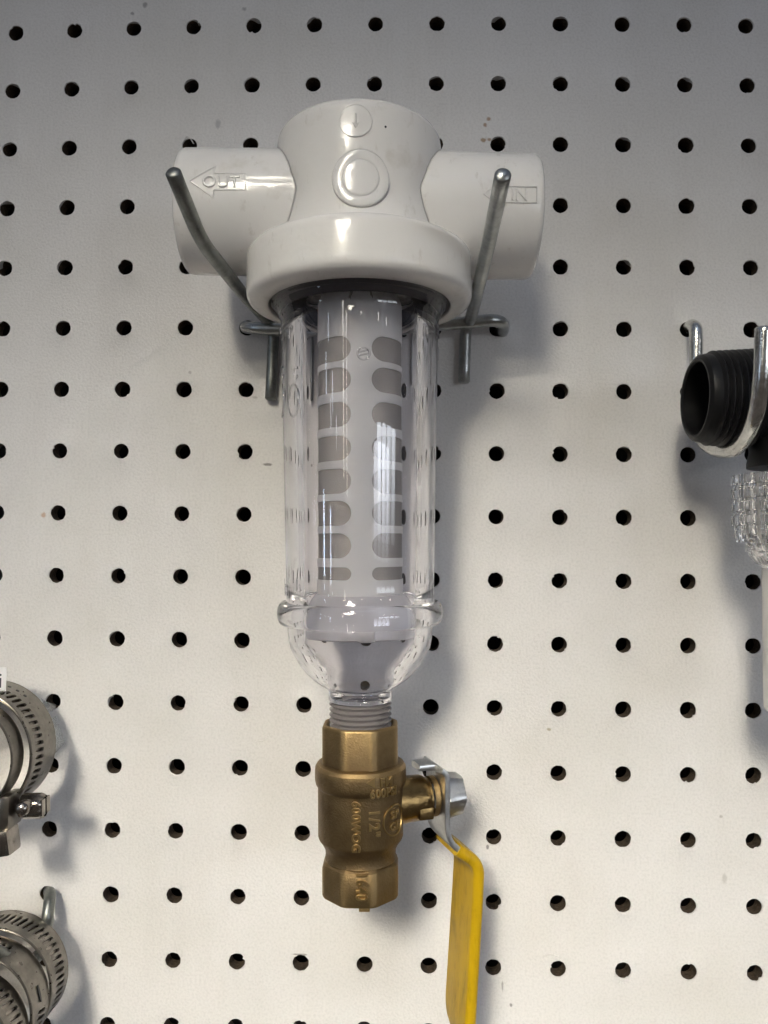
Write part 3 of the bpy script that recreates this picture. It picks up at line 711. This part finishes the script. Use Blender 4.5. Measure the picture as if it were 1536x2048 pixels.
lathe(bm, [(.0104, zq(945)), (.0106, zq(960)), (.0108, zq(1060)), (.0112, zq(1110)), (.0111, zq(1115)), (.0110, zq(1420)), (.0104, zq(1424)), (0, zq(1424))], 64, mtx=Matrix.Translation((bx_.x, 0, 0)))
link('white_tube', bm, M['white_tube'], f2, smooth=40)
bm = bmesh.new()
lathe(bm, [(.0100, zq(1140)), (.0145, zq(1092)), (.0150, zq(1092)), (.0106, zq(1143))], 64, closed=True, mtx=Matrix.Translation((bx_.x, 0, 0))); link('clear_skirt', bm, M['clear_cut'], f2, smooth=40)

# ------------------------------------------------------------------ hose clamps, hung in two bunches at the left
def clamp(R, width, slots, th=.0008, name='hose_clamp', skip=()):
    """band about local y (0 at the back, -width at the front), slots: (v centre, length, radius, pitch, slant, arc from, arc to)"""
    bm = bmesh.new(); cells = []
    vc, ln, rd, pitch, slant, a0, a1 = slots
    n = int(2 * pi * R / pitch); p_ = 2 * pi * R / n
    va, vb = vc - ln / 2 - .0009, vc + ln / 2 + .0009
    for k in range(n):
        u0, u1 = k * p_, (k + 1) * p_; a = math.degrees((u0 + u1) / 2 / R); cu_ = (u0 + u1) / 2
        hol = a0 <= a <= a1
        if hol: cells.append((u0, u1, va, vb, (cu_ - slant / 2, vc - ln / 2 + rd), (cu_ + slant / 2, vc + ln / 2 - rd), rd))
        else: cells.append((u0, u1, va, vb, None, None, None))
        cells.append((u0, u1, 0, va, None, None, None)); cells.append((u0, u1, vb, width, None, None, None))
    def fn(u, v, w_):
        t = u / R                      # angle counter-clockwise from +x, seen from the front
        e = -.0005 * (1 - (2 * v / width - 1) ** 2) * 0
        return Vector(((R + w_ + e) * cos(t), -v, (R + w_ + e) * sin(t)))
    for c_ in cells: perforated(bm, [c_], fn, th, 4 if c_[6] else 2)
    # rolled rims
    for v in (0, width):
        rg = []
        for k in range(120):
            t = 2 * pi * k / 120; rg.append([bm.verts.new(Vector(((R - th / 2 + th * .62 * cos(a)) * cos(t), -v + th * .62 * sin(a), (R - th / 2 + th * .62 * cos(a)) * sin(t)))) for a in (2 * pi * q / 8 for q in range(8))])
        for k in range(120):
            for q in range(8): bm.faces.new((rg[k][q], rg[(k + 1) % 120][q], rg[(k + 1) % 120][(q + 1) % 8], rg[k][(q + 1) % 8]))
    bmesh.ops.recalc_face_normals(bm, faces=bm.faces)
    return bm
def screw_set(root, pos, d, ln, r, box_c=None, box_s=None):
    bm = bmesh.new(); mx_ = axis_mtx(pos, d)
    lathe(bm, [(0, -.002), (r * .55, -.002), (r * .55, 0), (r * .8, .0002), (r, .0010), (r, ln - .0016), (r * .93, ln - .0006), (r * .82, ln)], 48, mtx=mx_, sq=lambda t: 1 + .05 * cos(6 * t))
    # slotted head: two half caps with a gap
    for s_ in (-1, 1):
        vs = box(bm, (s_ * r * .42, 0, ln - .0002), (r * .62, r * 1.3, .0009), .0002, mx_)
    lathe(bm, [(r * .84, ln - .0004), (0, ln - .0004)], 32, mtx=mx_)
    link('screw', bm, M['steel_dark'], root, smooth=30)
def add_clamp(label, loc, bm, group, inner=None, rot=(0, 0, 0)):
    t = thing('hose_clamp', label, 'hose clamp', loc, group); t.rotation_euler = rot
    link('band', bm, M['steel'], t, smooth=40)
    if inner:
        bm = bmesh.new(); R_, w0, w1 = inner; lathe(bm, [(R_, -w0), (R_, -w1), (R_ - .0005, -w1), (R_ - .0005, -w0)], 96, closed=True, mtx=Matrix.Rotation(radians(-90), 4, 'X')); bmesh.ops.recalc_face_normals(bm, faces=bm.faces); link('inner_band', bm, M['steel_dark'], t, smooth=40)
    return t
GU, GL = 'hose clamps in the upper bunch', 'hose clamps in the lower bunch'
# upper bunch, two clamps
U0 = P(768, 1024, 0); cu = Vector((-.1390, 0, -.0892))
cu = Vector((P(108, 1490, -.012).x - .0245, 0, P(108, 1490, -.012).z))
t = add_clamp('wide slotted steel hose clamp in the upper bunch, nearest the board', (cu.x, -.0105, cu.z), clamp(.0245, .0188, (.0132, .0064, .00075, .0026, .0006, 0, 360)), GU, (.0234, .001, .0178))
bm = bmesh.new(); rs_ = []
for k in range(5):
    a = radians(86 - 8.2 * k)
    mxr = axis_mtx((.0243 * cos(a), -.0058, .0243 * sin(a)), (cos(a), 0, sin(a))); lathe(bm, [(.0007, .0001), (.0007, .00032), (0, .00034)], 16, mtx=mxr)
link('punched_dot', bm, M['rubber'], t, smooth=30)
def world_to(root_loc, p): return p - Vector(root_loc)
l1 = Vector((cu.x, -.0105, cu.z))
sp = P(42, 1612, -.030) - l1; se = P(91, 1611, -.030) - l1
screw_set(t, sp, (se - sp), (se - sp).length, .0044)
bm = bmesh.new(); q = P(46, 1616, -.0365) - l1; lathe(bm, [(.0026, -.004), (.0026, .0002), (.0023, .0012), (.0014, .0020), (0, .0023)], 32, mtx=axis_mtx(q, (.15, -1, .1))); link('bolt_tip', bm, M['steel_dark'], t, smooth=40)
bm = bmesh.new(); q = P(22, 1618, -.032) - l1; box(bm, q, (.0034, .010, .0120), .0008, None); link('screw_housing', bm, M['steel'], t, smooth=40)
l2 = Vector((P(47, 1510, -.0302).x - .0200, -.0302, P(47, 1510, -.0302).z))
t = add_clamp('polished narrow hose clamp at the front of the upper bunch, its dark screw head below', l2, clamp(.0200, .0075, (.0038, .0030, .0006, .0029, .0006, 150, 260)), GU)
q0 = P(-40, 1688, -.034) - l2; q1 = P(29, 1678, -.034) - l2
bm = bmesh.new(); mb = axis_mtx(q0, q1 - q0); box(bm, (0, 0, (q1 - q0).length / 2), (.0090, .0090, (q1 - q0).length), .0012, mb); link('screw_housing', bm, M['steel_dark'], t, smooth=40)
# lower bunch, four clamps
lc = Vector((P(133, 1945, -.012).x - .0222, 0, P(133, 1945, -.012).z))
spec = [(0, 0, -.0105, .0222, .0135, (.0066, .0068, .00062, .0024, .0012, 0, 360), 'slotted hose clamp in the lower bunch, hanging closest to the board'),
        (-.0006, -.0022, -.0248, .0220, .0122, (.0056, .0056, .0006, .0024, .0012, 62, 360), 'hose clamp second from the board in the lower bunch, with a plain stretch of band'),
        (-.0016, -.0066, -.0376, .0220, .0125, (.0064, .0066, .00062, .0026, .0012, 0, 360), 'hose clamp third from the board in the lower bunch, slots all round'),
        (-.0030, -.0100, -.0508, .0218, .0125, (.0064, .0066, .00062, .0026, .0012, 0, 360), 'hose clamp at the front of the lower bunch, mostly outside the photo')]
for i, (dx, dz, y, R, w_, sl_, lab) in enumerate(spec):
    t = add_clamp(lab, (lc.x + dx, y, lc.z + dz), clamp(R, w_, sl_), GL, (R - .0011, .001, w_ - .001))
    if i == 1:
        bm = bmesh.new(); a = radians(14)
        mm_ = axis_mtx((.0222 * cos(a), -.0066, .0222 * sin(a)), (cos(a), 0, sin(a)))
        lathe(bm, [(.0030, -.0002), (.0030, .0001), (0, .00015)], 20, mtx=mm_ @ Matrix.Diagonal((.22, 1, 1, 1)).to_4x4()); link('band_slit', bm, M['rubber'], t, smooth=30)
# hooks that carry the bunches
h3 = thing('wire_hook', 'dark grey wire hook coming out of a hole above the lower bunch of hose clamps', 'hook', P(95, 1788, 0))
bm = bmesh.new(); tube(bm, [v - h3.location for v in catmull([P(97, 1780, .012), P(98, 1782, .003), P(100, 1792, -.004), P(96, 1826, -.0085), P(94, 1850, -.0090), P(86, 1900, -.0110), P(40, 1925, -.024), P(-40, 1880, -.045), P(-90, 1840, -.068)], 8)], .00225); link('wire', bm, M['dull_zinc'], h3, smooth=50)
h4 = thing('wire_hook', 'grey wire hook inside the upper bunch of hose clamps, left of the price card', 'hook', P(-25, 1403, 0))
bm = bmesh.new(); tube(bm, [v - h4.location for v in catmull([P(-25, 1403, .012), P(-25, 1403, .0), P(-25, 1406, -.006), P(-26, 1425, -.011), P(-40, 1432, -.03), P(-60, 1420, -.055)], 8)], .00225); link('wire', bm, M['dull_zinc'], h4, smooth=50)
# price card and scraps of clear plastic at the left edge
pc = P(12, 1366, -.022); pa = P(10.5, 1337, -.024)
cd = thing('price_card', 'white printed price card behind the upper bunch of hose clamps', 'price card', pc)
bm = bmesh.new(); w_ = .052; hgt = .012
box(bm, (-w_ / 2, 0, pa.z - pc.z - hgt / 2), (w_, .0004, hgt)); link('card', bm, M['card'], cd)
bm = bmesh.new(); tg = text_geo('1 1/2 mini', .0082, .00004); xm = max(v.x for v in tg[0])
add_geo(bm, tg, lambda v: Vector((v.x - xm - .0016, -.0003 - v.z, v.y + pa.z - pc.z - .0047))); link('print', bm, M['ink'], cd)
sc = thing('plastic_strip', 'crumpled clear plastic strip poking out beside the upper bunch of hose clamps', 'plastic strip', P(104, 1420, 0))
def sheet(bm, rows):
    g_ = [[bm.verts.new(p - sc.location) for p in r] for r in rows]
    for a, b_ in zip(g_, g_[1:]):
        for k in range(len(a) - 1): bm.faces.new((a[k], a[k + 1], b_[k + 1], b_[k]))
    bmesh.ops.solidify(bm, geom=list(bm.faces), thickness=.0003)
bm = bmesh.new()
sheet(bm, [[P(82, 1396, -.006), P(86, 1412, -.0075), P(90, 1424, -.006)], [P(94, 1404, -.005), P(98, 1412, -.0055), P(97, 1424, -.004)], [P(112, 1409, .001), P(112, 1415, .0005), P(108, 1422, .001)]])
link('strip_end', bm, M['film'], sc, smooth=60)
bm = bmesh.new()
sheet(bm, [[P(88, 1424, -.004), P(100, 1436, -.0025), P(112, 1432, -.0015)], [P(98, 1462, -.004), P(110, 1468, -.003), P(124, 1464, -.001)], [P(101, 1490, -.004), P(113, 1490, -.0045), P(130, 1486, -.0012)], [P(98, 1518, -.003), P(102, 1514, -.003), P(106, 1512, -.0012)]])
link('strip_sheet', bm, M['film'], sc, smooth=60)
